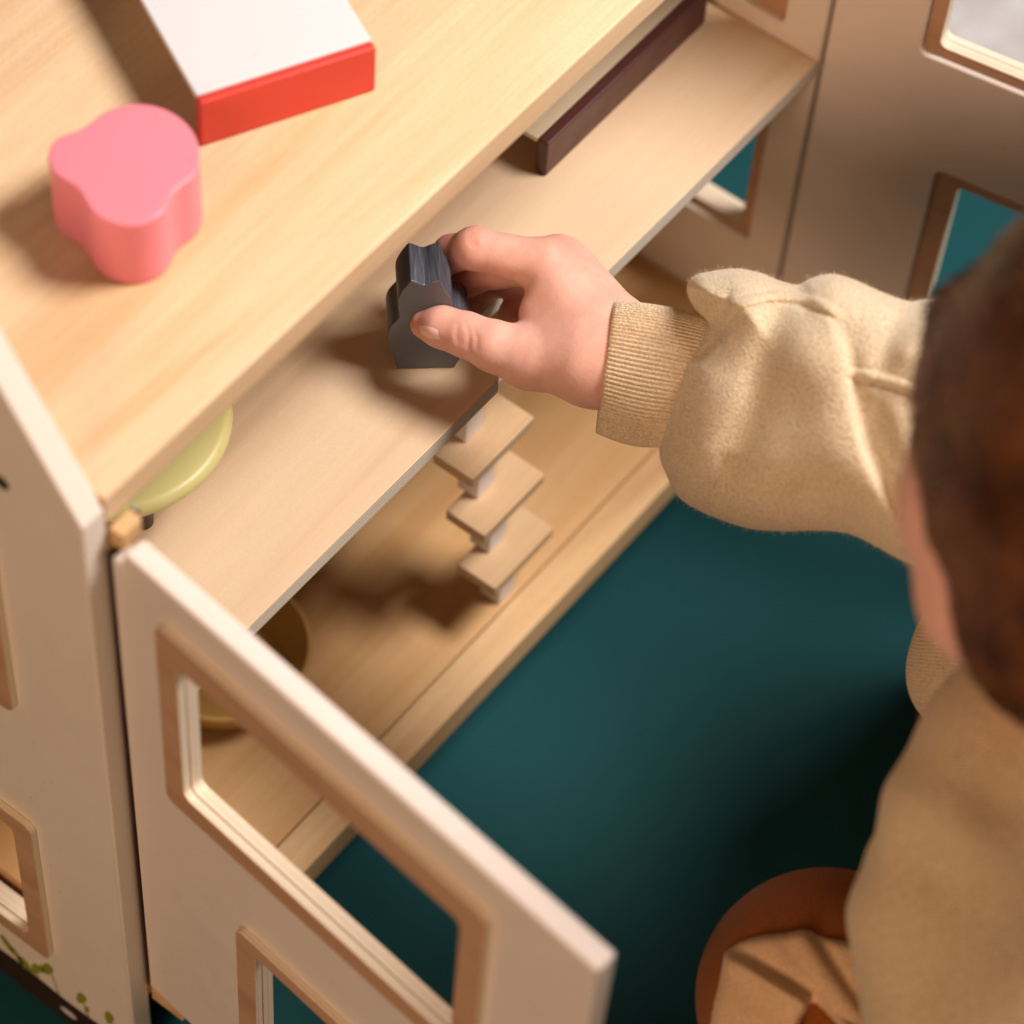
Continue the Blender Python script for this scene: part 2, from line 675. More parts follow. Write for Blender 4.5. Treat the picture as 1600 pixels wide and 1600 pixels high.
def hpart(name, me, mat, matrix, parent=None):
    """part of the house given in world place"""
    par = parent or house
    o = bpy.data.objects.new(name, me)
    if not me.materials:
        me.materials.append(mat)
    link(o, par)
    flat_normals(o)
    if parent is None:
        o.matrix_local = Matrix.Translation((0, 0, HZ)) @ matrix
    else:
        o.matrix_local = matrix
    return o


I4 = Matrix.Identity(4)
DEP = 0.42
# horizontal boards
hpart('attic_floor', slab_mesh('attic_floor', [(0.0003, 0), (0.5997, 0), (0.5997, DEP), (0.0003, DEP)], 0.0190, 0.0016), M_ATTIC, Matrix.Translation((0, 0, .2011)))
hole = [(0.3, -0.001)]
sh = [(0.0003, 0)]
for k in range(7):
    a = math.radians(-90 + 90 * k / 6)
    sh.append((0.2945 + 0.0055 * math.cos(a), 0.0055 + 0.0055 * math.sin(a)))
sh += [(0.3, 0.0345), (0.372, 0.0345), (0.372, 0.0)]
sh += [(0.5997, 0.0), (0.5997, DEP - .02), (0.0003, DEP - .02)]
hpart('middle_shelf', slab_mesh('middle_shelf', sh, 0.012, 0.0006), M_SHELF, Matrix.Translation((0, 0, -.006)))
hpart('bottom_floor', slab_mesh('bottom_floor', [(0.0003, 0.0004), (0.5997, 0.0004), (0.5997, DEP - .001), (0.0003, DEP - .001)], 0.018, 0.0008), M_FLOOR_BOARD, Matrix.Translation((0, 0, -.2617)))
hpart('front_rail', slab_mesh('front_rail', [(.0015, -.0227), (0.598, -.0227), (0.598, -.0004), (.0015, -.0004)], 0.0245, 0.0014), M_RAIL, Matrix.Translation((0, 0, -.2650)))
hpart('back_wall', slab_mesh('back_wall', [(0.0003, -.352), (0.5997, -.352), (0.5997, .1914), (0.0003, .1914)], 0.008, 0.0005), M_WALL,
      frame((1, 0, 0), (0, 0, 1), (0, -1, 0), (0, DEP + .005, 0)))
hpart('plinth', slab_mesh('plinth', [(0.0003, -.3515), (0.5997, -.3515), (0.5997, -.2712), (0.0003, -.2712)], 0.012, 0.0005), M_BROWN,
      frame((1, 0, 0), (0, 0, 1), (0, -1, 0), (0, .03, 0)))


def window_frame_mesh(F, O, zf, rad_o=.006, rad_i=.005, inset=.003):
    """flange F with opening O on the outer side (local +Z), body inside the cut-out"""
    x0, y0, x1, y1 = F
    ox0, oy0, ox1, oy1 = O
    hz0, hz1 = zf[0], zf[1]
    fl_ = slab_mesh('window_frame', rrect(x0, y0, x1, y1, rad_o), zf[2] - hz1, .0007, [rrect(ox0, oy0, ox1, oy1, rad_i)], (zf[2] + hz1) / 2)
    bd = slab_mesh('window_body', rrect(x0 + inset, y0 + inset, x1 - inset, y1 - inset, rad_o - .002), hz1 - hz0 - .0002, .0005,
                   [rrect(ox0 + .0002, oy0 + .0002, ox1 - .0002, oy1 - .0002, rad_i)], (hz0 + hz1) / 2 - .0001)
    return join_mesh(fl_, bd)


def panel_with_windows(name, outline, thick, wins, mat, matrix, label=None, mirror=False):
    """wins: list of (frame rect, opening rect); outer side is local +Z (or -Z when mirrored)"""
    holes = [rrect(F[0] + .0028, F[1] + .0028, F[2] - .0028, F[3] - .0028, .005) for F, O in wins]
    p = hpart(name, slab_mesh(name, outline, thick, .0018, holes), mat, matrix)
    if label:
        p['label'] = label
    for F, O in wins:
        fm = window_frame_mesh(F, O, (-thick / 2 + .0042, thick / 2 - .0004, thick / 2 + .0046))
        mm = Matrix.Scale(-1, 4, (0, 0, 1)) if mirror else I4
        if mirror:
            fm.transform(mm)
            fm.flip_normals()
        hpart('window_frame', fm, M_FRAME, I4, p)
    return p


# gable walls: local X = world Y, local Y = world Z, local Z = world X
TW = .0152
ridge = DEP / 2
gz = .2037
gable = [(0, -.352), (0, gz), (ridge, gz + 1.61 * ridge), (DEP, gz), (DEP, -.352)]
wall_l = panel_with_windows('side_wall', gable, TW, [
    ((.0575, -.004, .180, .140), (.0715, .010, .166, .126)),
    ((.0575, -.2712, .180, -.1205), (.0715, -.2575, .166, -.1345))], M_WALL,
    frame((0, 1, 0), (0, 0, 1), (1, 0, 0), (-TW / 2, 0, 0)), 'cream gable wall with printed leaves along its foot', mirror=True)
wall_r = panel_with_windows('side_wall', gable, TW, [
    ((.0245, .010, .130, .150), (.0345, .0215, .1185, .138)),
    ((.0225, -.184, .140, -.030), (.0335, -.1745, .128, -.042))], M_WALL,
    frame((0, 1, 0), (0, 0, 1), (1, 0, 0), (.6 + TW / 2, 0, 0)), 'cream gable wall beside the wide open door')
# printed strip of ground, leaves and a mushroom on the left wall (wall-local coordinates: x = depth, y = height, -z outside)
zo = -TW / 2


def flat_poly(name, pts, mat, parent, z):
    n = len(pts)
    v = [(p[0], p[1], z) for p in pts] + [(p[0], p[1], z + .0006) for p in pts]
    f = [tuple(range(n)), tuple(range(2 * n - 1, n - 1, -1))]
    f += [(i, n + i, n + (i + 1) % n, (i + 1) % n) for i in range(n)]
    me_ = mesh_from(name, v, f, 0)
    bm = bmesh.new()
    bm.from_mesh(me_)
    bmesh.ops.recalc_face_normals(bm, faces=bm.faces)
    bm.to_mesh(me_)
    bm.free()
    return hpart(name, me_, mat, I4, parent)


top = [(x, -.3205 + .0012 * math.sin(x * 90)) for x in np.linspace(.002, .40, 60)]
flat_poly('printed_ground', [(.002, -.3518)] + top + [(.40, -.3518)], M_GROUNDPRINT, wall_l, zo - .0003)
for (lx, lz, ang, ln) in [(.0972, -.3057, 60, .014), (.0905, -.3110, 60, .013), (.0830, -.3140, 55, .012), (.0865, -.3150, 65, .010), (.0756, -.3100, 105, .013), (.0655, -.2975, 110, .015),
                          (.0705, -.3035, 100, .009), (.0400, -.3020, 108, .014), (.0365, -.3120, 100, .008), (.0185, -.2990, 100, .014), (.012, -.306, 80, .010)]:
    a = math.radians(ang)
    pts = []
    for k in range(14):
        u = 2 * math.pi * k / 14
        px_, py_ = math.cos(u) * ln * .60, math.sin(u) * ln * .23 * (1 + .3 * math.cos(u))
        pts.append((lx + px_ * math.cos(a) - py_ * math.sin(a), lz + px_ * math.sin(a) + py_ * math.cos(a)))
    flat_poly('printed_leaf', pts, M_LEAF, wall_l, zo - .0005)
for (a, b) in [((.0625, -.2990), (.0585, -.3206)), ((.0385, -.3050), (.0355, -.3206)), ((.0175, -.303), (.014, -.3206)), ((.0755, -.314), (.074, -.3206))]:
    flat_poly('printed_stem', [(a[0] - .0004, a[1]), (a[0] + .0004, a[1]), (b[0] + .0005, b[1]), (b[0] - .0005, b[1])], M_LEAF, wall_l, zo - .0004)
flat_poly('printed_pebble', [(.0523 + .0062 * math.cos(a), -.3364 + .0030 * math.sin(a)) for a in np.linspace(0, 2 * math.pi, 17)[:-1]], M_WHITE, wall_l, zo - .0006)
hpart('screw_hole_disc', lathe('screw_hole_disc', [(.0001, 0), (.0042, 0), (.0042, .0005), (.0001, .0006)], 24), M_DARK, frame((0, 1, 0), (1, 0, 0), (0, 0, -1), (.0470, .1975, zo - .0002)), wall_l)  # flat dark disc painted as the shaded inside of a screw hole


# doors
def door(th_deg, hinge, off_out, out_sign, wins, width=.2867, label=None, top=.1850, start=-.0070):
    th = math.radians(th_deg)
    dx = (math.cos(th), math.sin(th), 0)
    lz = (math.sin(th), -math.cos(th), 0)
    loc = (hinge[0] + lz[0] * off_out, hinge[1] + lz[1] * off_out, 0)
    ol = rrect(start, -.2505, width, top, .0025, 3)
    ol = [p for p in ol if not (p[0] < .02 and p[1] > 0)]
    k0 = 4
    ol[k0:k0] = [(.0040, top), (.0014, top - .0022), (.0014, top - .014), (start, top - .0145)]
    return panel_with_windows('door', ol, .012, wins, M_DOOR,
                              frame(dx, (0, 0, 1), lz, loc), label, mirror=(out_sign < 0))


door_l = door(-96.2, (-.0032, -.0101), -.006, 1, [
    ((.0252, .0045, .2305, .1575), (.0385, .0212, .2160, .1368)),
    ((.0715, -.215, .1950, -.0675), (.0853, -.200, .181, -.0795))], label='cream door swung out in front of the shelves')
door_r = door(-80.0, (.6, -.002), -.006, -1, [
    ((.0528, .0362, .2550, .168), (.0646, .0455, .2430, .155)),
    ((.0787, -.215, .2300, -.0438), (.0948, -.200, .2150, -.0575))], width=.316, label='cream door opened towards the kneeling child, its unseen top raised for shade', top=.285, start=.0012)  # width and unseen top enlarged so the door shades floor and shelf
hpart('gap_shade_strip', slab_mesh('gap_shade_strip', [(-.0026, -.2515), (.0060, -.2515), (.0060, .1740), (-.0026, .1740)], .0016, .0005), M_BROWN, frame((1, 0, 0), (0, 0, 1), (0, -1, 0), (0, -.0014, 0)))  # dark strip added to stand for the shade in the hinge gap
hpart('hinge_block', slab_mesh('hinge_block', rrect(-.0066, -.0040, .0066, .0040, .0012, 3), .012, .0008), M_RAIL, Matrix.Translation((.0070, -.0046, .1835)))
hpart('hinge_pin', lathe('hinge_pin', [(.0001, -.006), (.0018, -.006), (.0018, .0055), (.0012, .0066), (.0001, .0068)], 20), M_STEEL, Matrix.Translation((.0155, -.0025, .1835)))
hpart('shelf_support', slab_mesh('shelf_support', rrect(.5800, .008, .5996, .030, .001, 3), .020, .0008), M_SHELF, Matrix.Translation((0, 0, -.0222)))

# ================================================================== STAIRCASE
stair = thing('toy_staircase', 'small open wooden stair with pale treads leading up through the gap in the shelf', 'toy stairs', (.30, 0.02, -.2527))
TR = [(.3010, -.0065, -.2022), (.2980, .0020, -.1517), (.2950, .0113, -.1012), (.2922, .0205, -.0507)]
tread_me = slab_mesh('tread', rrect(0, 0, .0580, .0285, .0015, 3), .0085, .0009)
spc_h = .0420
for i, (x, y, z) in enumerate(TR):
    o = obj('tread', tread_me, M_TREAD, stair, Matrix.Translation((x - .30, y - .02, z - .00425 + .2527)))
base_z = [-.2527] + [z for _, _, z in TR]
for i in range(5):
    if i < 4:
        x, y, z = TR[i]
    else:
        x, y, z = .290, .030, -.0125
    zb = base_z[i] + .0001
    zt = (TR[i][2] - .0086) if i < 4 else -.0125
    hgt = zt - zb
    sm = slab_mesh('spacer', rrect(0, 0, .0155, .0150, .001, 2), hgt, .0007)
    obj('spacer', sm, M_SPACER, stair, Matrix.Translation((x + .0205 - .30, y + .0095 - .02, (zb + zt) / 2 + .2527)))

# ================================================================== TOYS
def box_slab(name, x0, y0, x1, y1, z0, z1, bevel, rad=.0012):
    return slab_mesh(name, rrect(x0, y0, x1, y1, rad, 3), z1 - z0, bevel, z=(z0 + z1) / 2)


# red and white bed on the attic
a = math.atan2(.0613 - .101, .2613 - .1802)
bed = thing('toy_table', 'low white topped toy table with red end boards, on the upper wooden deck', 'toy table', (.1802, .101, .2107), a, 'low toy tables')
L1 = math.hypot(.2613 - .1802, .101 - .0613)
obj('end_board', box_slab('end_board', 0, 0, L1, .0055, 0, .0298, .0016), M_RED, bed)
obj('end_board', box_slab('end_board', 0, .1495, L1, .155, 0, .0298, .0016), M_RED, bed)
obj('table_top', box_slab('table_top', .0006, .0057, L1, .1493, .0262, .0300, .0008), M_WHITE, bed)
# maroon and cream one on the middle shelf
bed2 = thing('toy_table', 'low cream topped toy table with dark maroon side boards, half hidden on the middle shelf', 'toy table', (.4260, .0680, 0.0), math.radians(.4), 'low toy tables')
obj('side_board', box_slab('side_board', 0, -.0004, .1560, .0072, .0001, .0272, .0012), M_MAROON, bed2)
obj('side_board', box_slab('side_board', 0, .0852, .1560, .0898, .0001, .0272, .0012), M_MAROON, bed2)
obj('table_top', box_slab('table_top', 0, .0074, .1560, .0850, .0234, .0268, .0005), M_CREAM, bed2)
# pink stool
pp = [(75, 250), (77, 230), (92, 212), (116, 205), (138, 194), (160, 175), (190, 164), (222, 161), (256, 168), (286, 186), (305, 210), (313, 238), (310, 263), (298, 280), (281, 291), (268, 305), (260, 324), (244, 341),
      (215, 352), (185, 351), (156, 340), (138, 322), (127, 301), (114, 288), (95, 278), (81, 266)]
ow = np.array([on_z(x, y, .2526)[:2] for x, y in pp])
for _ in range(1):  # smooth closed outline
    dense = []
    n = len(ow)
    for i in range(n):
        p0, p1, p2, p3 = ow[i - 1], ow[i], ow[(i + 1) % n], ow[(i + 2) % n]
        for k in range(5):
            u = k / 5
            dense.append(0.5 * ((2 * p1) + (-p0 + p2) * u + (2 * p0 - 5 * p1 + 4 * p2 - p3) * u * u + (-p0 + 3 * p1 - 3 * p2 + p3) * u ** 3))
    dense = np.array(dense)
    for _k in range(6):
        dense = .5 * dense + .25 * (np.roll(dense, 1, 0) + np.roll(dense, -1, 0))
cx, cy = dense.mean(0)
if np.sum(dense[:, 0] * np.roll(dense[:, 1], -1) - dense[:, 1] * np.roll(dense[:, 0], -1)) < 0:
    dense = dense[::-1]
pk = obj('toy_stool', slab_mesh('toy_stool', [(p[0] - cx, p[1] - cy) for p in dense], .042, .0014, z=.021, res=3), M_PINK)
pk.location = (cx, cy, .2107)
pk['label'] = 'pink three lobed toy stool like a thick clover, on the upper wooden deck'
pk['category'] = 'toy stool'
# yellow table
tb = thing('toy_table', 'round yellow toy table on dark legs, half under the upper deck beside the wall', 'toy table', (.118, .1165, 0))
prof = [(.0001, .044)]
R_ = .0640
for k in range(9):
    u = math.radians(-90 + 180 * k / 8)
    prof.append((R_ - .005 + .005 * math.cos(u), .0495 + .0055 * math.sin(u)))
prof.append((.0001, .055))
obj('table_top', lathe('table_top', prof, 96), M_YELLOW, tb)
for k in range(3):
    u = math.radians(250 + 120 * k)
    lm = lathe('leg', [(.0001, 0), (.0042, 0), (.0050, .0012), (.0062, .0438), (.0001, .0438)], 24)
    obj('leg', lm, M_BROWN, tb, Matrix.Translation((.036 * math.cos(u), .036 * math.sin(u), 0)))
# mustard tub below
tub = thing('toy_tub', 'round mustard toy tub with a thin rim on the bottom floor', 'toy tub', (.180, .100, -.2527))
obj('shell', lathe('shell', [(.0001, .002), (.036, .002), (.039, .004), (.0485, .028), (.0498, .0300), (.0515, .0300), (.0522, .0285), (.0510, .026)] + [(.047, .0165), (.0415, .0012), (.040, 0), (.0001, 0)][0:4], 80), M_MUSTARD, tub)
tub.children[0].data.flip_normals()
for k in range(2):
    obj('foot', slab_mesh('foot', rrect(-.003, -.006, .003, .006, .001, 3), .026, .0008), M_BROWN, tub, Matrix.Translation((-.049 + .098 * k, 0, .0131)))

# grey toy cat held in the hand: front face frame
A_ = np.array([.2668, .0455, 0.0])
U_ = np.array([.6662, -.7457, 0.0])
N_ = np.array([-.7457, -.6662, 0.0])
half = [(-.0005, 0.0), (-.0036, .0135), (-.0056, .0250), (-.0057, .0318), (-.0040, .0372), (-.0012, .0420), (-.0002, .0450), (-.0010, .0500), (-.0014, .0580), (0.0004, .0650), (.0042, .0728),
        (.0058, .0737), (.0090, .0722), (.0125, .0704), (.0165, .0724), (.0198, .0738), (.0210, .0728), (.0236, .0650), (.0270, .0583), (.0275, .0530), (.0285, .0455), (.0300, .0425),
        (.0345, .0385), (.0372, .0330), (.0370, .0250), (.0352, .0150), (.0305, 0.0)]
dn = []
n = len(half)
H_ = np.array(half)
for i in range(n - 1):
    p1, p2 = H_[i], H_[i + 1]
    p0, p3 = H_[max(i - 1, 0)], H_[min(i + 2, n - 1)]
    for k in range(4):
        u = k / 4
        dn.append(tuple(0.5 * ((2 * p1) + (-p0 + p2) * u + (2 * p0 - 5 * p1 + 4 * p2 - p3) * u * u + (-p0 + 3 * p1 - 3 * p2 + p3) * u ** 3)))
dn.append(tuple(H_[-1]))
cat = obj('toy_cat', slab_mesh('toy_cat', dn[::-1], .0262, .0010, z=-.0131, res=2), M_GRAY, None, frame(U_, (0, 0, 1), N_, (A_[0], A_[1], .0002)))
cat['label'] = 'slate grey wooden toy cat with two ears, held on the shelf edge'
cat['category'] = 'toy animal'

# ================================================================== RUG beyond the open door
rg = thing('rug', 'pale grey woollen rug on the teal floor beyond the right-hand open door', 'rug', (1.6, .25, -.3525))
v, f = [], []
NX = NY = 60
for i in range(NX + 1):
    for j in range(NY + 1):
        x, y = -.64 + 1.28 * i / NX, -.9 + 1.8 * j / NY
        e = min(1, min(i, NX - i, j, NY - j) / 1.5)
        v.append((x, y, .001 + e * (.012 + .0012 * math.sin(i * 2.1) * math.cos(j * 1.7) + .001 * random.random())))
for i in range(NX):
    for j in range(NY):
        q = i * (NY + 1) + j
        f.append((q, q + NY + 1, q + NY + 2, q + 1))
obj('pile', mesh_from('pile', v, f, 60), M_RUG, rg)

# ================================================================== PERSON
kid = thing('person', 'young child in a beige sweatshirt kneeling and reaching in to hold the grey toy', 'person', (.25, -.36, -.3525))
KM = Matrix.Translation((-.25, .36, .3525))


def kpart(name, me, mat, parent=None):
    o = bpy.data.objects.new(name, me)
    if mat and not me.materials:
        me.materials.append(mat)
    link(o, parent or kid)
    if parent is None:
        o.matrix_local = KM
    return o


# ---- hand and forearm
_creases = None


def hand_sdf(P):
    A = at
    pal = [
        ((935, 568, 1.592), .0185, (852, 414, 1.618), .0125),
        ((945, 560, 1.597), .0200, (872, 406, 1.630), .0130),
        ((950, 536, 1.603), .0195, (893, 416, 1.641), .0125),
        ((953, 514, 1.608), .0180, (910, 440, 1.650), .0115)]
    d = None
    for a, ra, b, rb in pal:
        c = capsule(P, A(*a), A(*b), ra, rb)
        d = c if d is None else smin(d, c, .010)
    th = capsule(P, A(908, 570, 1.594), A(832, 558, 1.603), .0185, .0158)
    d = smin(d, th, .012)
    d = smin(d, capsule(P, A(880, 545, 1.604), A(842, 490, 1.613), .0130, .0100), .012)   # web
    d = smin(d, chain(P, [A(1030, 566, 1.586), A(955, 553, 1.600)], [.0235, .0235]), .016)  # wrist
    # fingers
    fg = [
        [(852, 414, 1.618), (742, 388, 1.622), (706, 396, 1.634), (685, 418, 1.647)],
        [(872, 412, 1.631), (778, 416, 1.642), (735, 432, 1.653), (708, 450, 1.662)],
        [(893, 424, 1.643), (806, 436, 1.662), (765, 440, 1.674), (733, 448, 1.682)],
        [(908, 446, 1.651), (826, 470, 1.662), (806, 490, 1.664), (815, 506, 1.655)]]
    rr = [[.0130, .0106, .0096, .0078], [.0130, .0110, .0094, .0080], [.0122, .0106, .0090, .0078], [.0112, .0098, .0085, .0072]]
    allf = None
    for k in range(4):
        c = chain(P, [A(*q) for q in fg[k]], rr[k], .004)
        # knuckle pads
        c = smin(c, np.sqrt(((P - A(*fg[k][1])) ** 2).sum(-1)) - rr[k][1] * .96, .004)
        allf = c if allf is None else smin(allf, c, .0015)
    d = smin(d, allf, .006)
    thumb = chain(P, [A(828, 562, 1.604), A(772, 541, 1.605), A(728, 523, 1.6085), A(690, 511, 1.613), A(664, 507, 1.6185)], [.0154, .0128, .0112, .0104, .0078], .005)
    d = smin(d, thumb, .006)
    if _creases is None:
        return d
    for q, r, k in _creases:
        d = smax(d, -chain(P, q, [r] * len(q), .001), k)
    return d


_cr = []
for pts, r, dep, k in [([(716, 506), (712, 522), (715, 540)], .0010, .0003, .0014), ([(728, 508), (733, 522), (730, 544)], .0010, .0004, .0014), ([(740, 514), (745, 528), (744, 545)], .0009, .0003, .0012),
                       ([(722, 520), (720, 532), (724, 542)], .0008, .0003, .001), ([(735, 362), (733, 372), (737, 384)], .0009, .0003, .0014), ([(742, 362), (741, 374), (744, 386)], .0008, .0002, .0012)]:
    q = []
    for x, y in pts:
        q.append(at(x, y, hit(x, y, hand_sdf, 1.55, 1.68, 500) + dep - r))
    _cr.append((q, r, k))
_creases = _cr
lo = np.min([at(1030, 650, 1.54), at(640, 340, 1.54), at(640, 340, 1.69), at(1030, 650, 1.69), at(640, 650, 1.69), at(1030, 340, 1.69), at(1030, 340, 1.54)], 0) - .004
hi = np.max([at(1030, 650, 1.54), at(640, 340, 1.54), at(640, 340, 1.69), at(1030, 650, 1.69), at(640, 650, 1.69), at(1030, 340, 1.69), at(1030, 340, 1.54)], 0) + .004
hand_me = implicit_mesh('body', hand_sdf, lo, hi, .0010, 2)

# ---- head, neck and trunk (the same body)
UPV = AX[1]


def head_sdf(P):
    d = ellipsoid(P, at(1875, 745, 1.235), AX, (.1165, .1165, .112))
    d = smin(d, np.sqrt(((P - at(1480, 800, 1.222)) ** 2).sum(-1)) - .0125, .03)       # brow ridge
    d = smin(d, np.sqrt(((P - at(1500, 960, 1.225)) ** 2).sum(-1)) - .0115, .03)       # cheek
    d = smax(d, -(np.sqrt(((P - at(1428, 868, 1.24)) ** 2).sum(-1)) - .006), .012)     # eye hollow
    d = smin(d, capsule(P, at(1470, 905, 1.29), at(1475, 950, 1.31), .008, .012), .012)   # nose, turned away
    d = smin(d, capsule(P, at(1800, 1000, 1.30), at(1760, 1130, 1.36), .055, .055), .03)  # neck
    return d


c0 = at(1875, 745, 1.235)
head_me = implicit_mesh('head', head_sdf, c0 - .24, c0 + .17, .004, 2)


def trunk_sdf(P):
    d = capsule(P, at(1760, 1130, 1.37), at(1700, 1560, 1.52), .070, .075)
    d = smin(d, capsule(P, at(1030, 568, 1.588), at(1500, 700, 1.50), .021, .034), .02)
    d = smin(d, capsule(P, at(1500, 700, 1.50), at(1880, 760, 1.43), .034, .042), .02)
    d = smin(d, capsule(P, at(1880, 760, 1.43), at(1780, 1080, 1.38), .045, .055), .03)
    d = smin(d, capsule(P, at(1700, 1560, 1.52), at(1300, 1590, 1.55), .055, .045), .02)
    d = smin(d, capsule(P, at(1900, 1500, 1.58), at(1560, 1150, 1.70), .05, .04), .02)
    return d


pts_ = [at(1030, 572, 1.575), at(1880, 760, 1.43), at(1700, 1560, 1.52), at(1300, 1590, 1.55), at(1560, 1150, 1.70), at(1900, 1500, 1.58), at(1760, 1130, 1.36)]
trunk_me = implicit_mesh('trunk', trunk_sdf, np.min(pts_, 0) - .09, np.max(pts_, 0) + .09, .008, 1)
bm = bmesh.new()
for q in (hand_me, head_me, trunk_me):
    bm.from_mesh(q)
bm.to_mesh(hand_me)
bm.free()
for p in hand_me.polygons:
    p.use_smooth = True
# blood-flush attribute near joints and finger tips: skin that is redder by itself
co = np.empty(len(hand_me.vertices) * 3, np.float32)
hand_me.vertices.foreach_get('co', co)
co = co.reshape(-1, 3)
fl_ = np.zeros(len(co))
for (x, y, t, r, s) in [(664, 507, 1.613, .011, .9), (728, 521, 1.60, .010, .55), (700, 395, 1.63, .020, .9), (735, 375, 1.615, .013, .6), (720, 430, 1.645, .025, 1.0), (760, 455, 1.655, .030, 1.0), (790, 480, 1.655, .026, 1.0),
                        (870, 392, 1.62, .022, .6), (905, 430, 1.63, .016, .4), (840, 380, 1.62, .012, .4), (790, 372, 1.62, .010, .25), (845, 500, 1.605, .013, .3), (700, 525, 1.603, .010, .5)]:
    d2 = ((co - at(x, y, t)) ** 2).sum(-1)
    fl_ = np.maximum(fl_, s * np.exp(-d2 / (2 * (r * .6) ** 2)))
att = hand_me.attributes.new('flush', 'FLOAT', 'POINT')
att.data.foreach_set('value', fl_.astype(np.float32))
body = kpart('body', hand_me, M_SKIN)

# thumbnail
v, f = [], []
NU, NV = 10, 8
for i in range(NU + 1):
    for j in range(NV + 1):
        u, w_ = i / NU * 2 - 1, j / NV * 2 - 1
        s = math.sqrt(max(0, 1 - .35 * u * u)) if True else 1
        x = 671 + 15 * u + 2 * w_
        y = 519 + 9.5 * w_ * (1 - .38 * max(0, -u) ** 2 - .20 * max(0, u) ** 2) + 4.0 * u
        t = hit(x, y, hand_sdf, 1.57, 1.64, 300)
        v.append(at(x, y, t - .0006 + .0004 * (w_ * w_)))
for i in range(NU):
    for j in range(NV):
        q = i * (NV + 1) + j
        f.append((q, q + 1, q + NV + 2, q + NV + 1))
kpart('thumbnail', mesh_from('thumbnail', v, f, 60), M_NAIL)
# eyelashes of the lowered eye
v, f = [], []
for k in range(9):
    x, y = 1452 + k * 1.6, 926 + k * 4.2
    p = at(x, y, 1.262)
    q = at(x - 7, y + 5, 1.264)
    r_ = at(x + 1.4, y + 1.0, 1.262)
    b_ = len(v)
    v += [p, q, r_]
    f.append((b_, b_ + 1, b_ + 2))
kpart('eyelashes', mesh_from('eyelashes', v, f, 0), M_LASH)


# ---- hair
def hair_sdf(P):
    d = ellipsoid(P, at(1907, 705, 1.205), AX, (.1160, .1170, .112))
    d = smin(d, capsule(P, at(1530, 520, 1.245), at(1500, 640, 1.228), .020, .012), .02)
    d = smin(d, capsule(P, at(1600, 1010, 1.20), at(1760, 1120, 1.24), .016, .03), .03)
    rel = P - at(1907, 705, 1.205)
    an = np.arctan2(rel @ AX[1], rel @ AX[0])
    d = d + .0006 * np.sin(an * 23 + 1.3)
    return d


c1 = at(1907, 705, 1.205)
hair_o = kpart('hair', implicit_mesh('hair', hair_sdf, c1 - .16, c1 + .16, .004, 1), M_HAIR)
# locks combed out from the crown
crown = at(1780, 640, 1.09)
cen_h = at(1907, 705, 1.205)
V_, F_ = [], []
for k in range(6000):
    x, y = RNG.uniform(1440, 1700), RNG.uniform(340, 1100)
    t = hit(x, y, hair_sdf, 1.04, 1.27, 60)
    p = at(x, y, t)
    if hair_sdf(p[None])[0] > .003:
        continue
    pts_h = []
    wob = RNG.normal(0, .16)
    lift = RNG.uniform(.0002, .0022)
    for q in range(8):
        nrm = p - cen_h
        nrm /= np.linalg.norm(nrm)
        fl_d = p - crown
        fl_d -= nrm * (fl_d @ nrm)
        fl_d /= np.linalg.norm(fl_d) + 1e-9
        sdv = np.cross(nrm, fl_d)
        pts_h.append((p + nrm * (lift + .0004 * q * RNG.uniform(0, 1)), sdv))
        p = p + (fl_d + sdv * (wob + RNG.normal(0, .08))) * .0062
        p = p - nrm * hair_sdf(p[None])[0] * .8
    b_ = len(V_)
    for q, (pp_, sdv) in enumerate(pts_h):
        wd = .0006 * (1 - .75 * q / 7)
        V_ += [pp_ - sdv * wd, pp_ + sdv * wd]
    F_ += [(b_ + 2 * q, b_ + 2 * q + 1, b_ + 2 * q + 3, b_ + 2 * q + 2) for q in range(7)]
lk = kpart('hair_locks', mesh_from('hair_locks', V_, F_, 60), M_LOCKS)
lk['kind'] = 'stuff'

# ---- sleeve
def ST(px):
    return 1.597 - (px - 950) / 815 * .17


def S(px, py, d=0.0):
    return at(px, py, ST(px) - d)


def axes2(deg):
    c, s = math.cos(math.radians(deg)), math.sin(math.radians(deg))
    return np.array([c * AX[0] - s * AX[1], s * AX[0] + c * AX[1], AX[2]])


OUT = [(1104, 503), (1092, 490), (1078, 468), (1074, 447), (1088, 430), (1115, 424), (1150, 420), (1185, 426), (1215, 438), (1245, 446), (1262, 438), (1285, 430), (1310, 430), (1340, 440), (1380, 458), (1420, 471),
       (1450, 467), (1480, 466), (1560, 480), (1650, 520), (1720, 600), (1720, 900), (1600, 960), (1500, 925), (1445, 893), (1400, 870), (1340, 838), (1300, 829), (1260, 829), (1210, 829), (1170, 825), (1120, 809),
       (1080, 790), (1058, 772), (1042, 742), (1032, 715), (1032, 690), (1037, 650), (1048, 600), (1066, 558), (1090, 526)]
GX0, GY0, GW, GH = 1000, 380, 760, 620
gx, gy = np.meshgrid(np.arange(GX0, GX0 + GW, dtype=float), np.arange(GY0, GY0 + GH, dtype=float), indexing='ij')


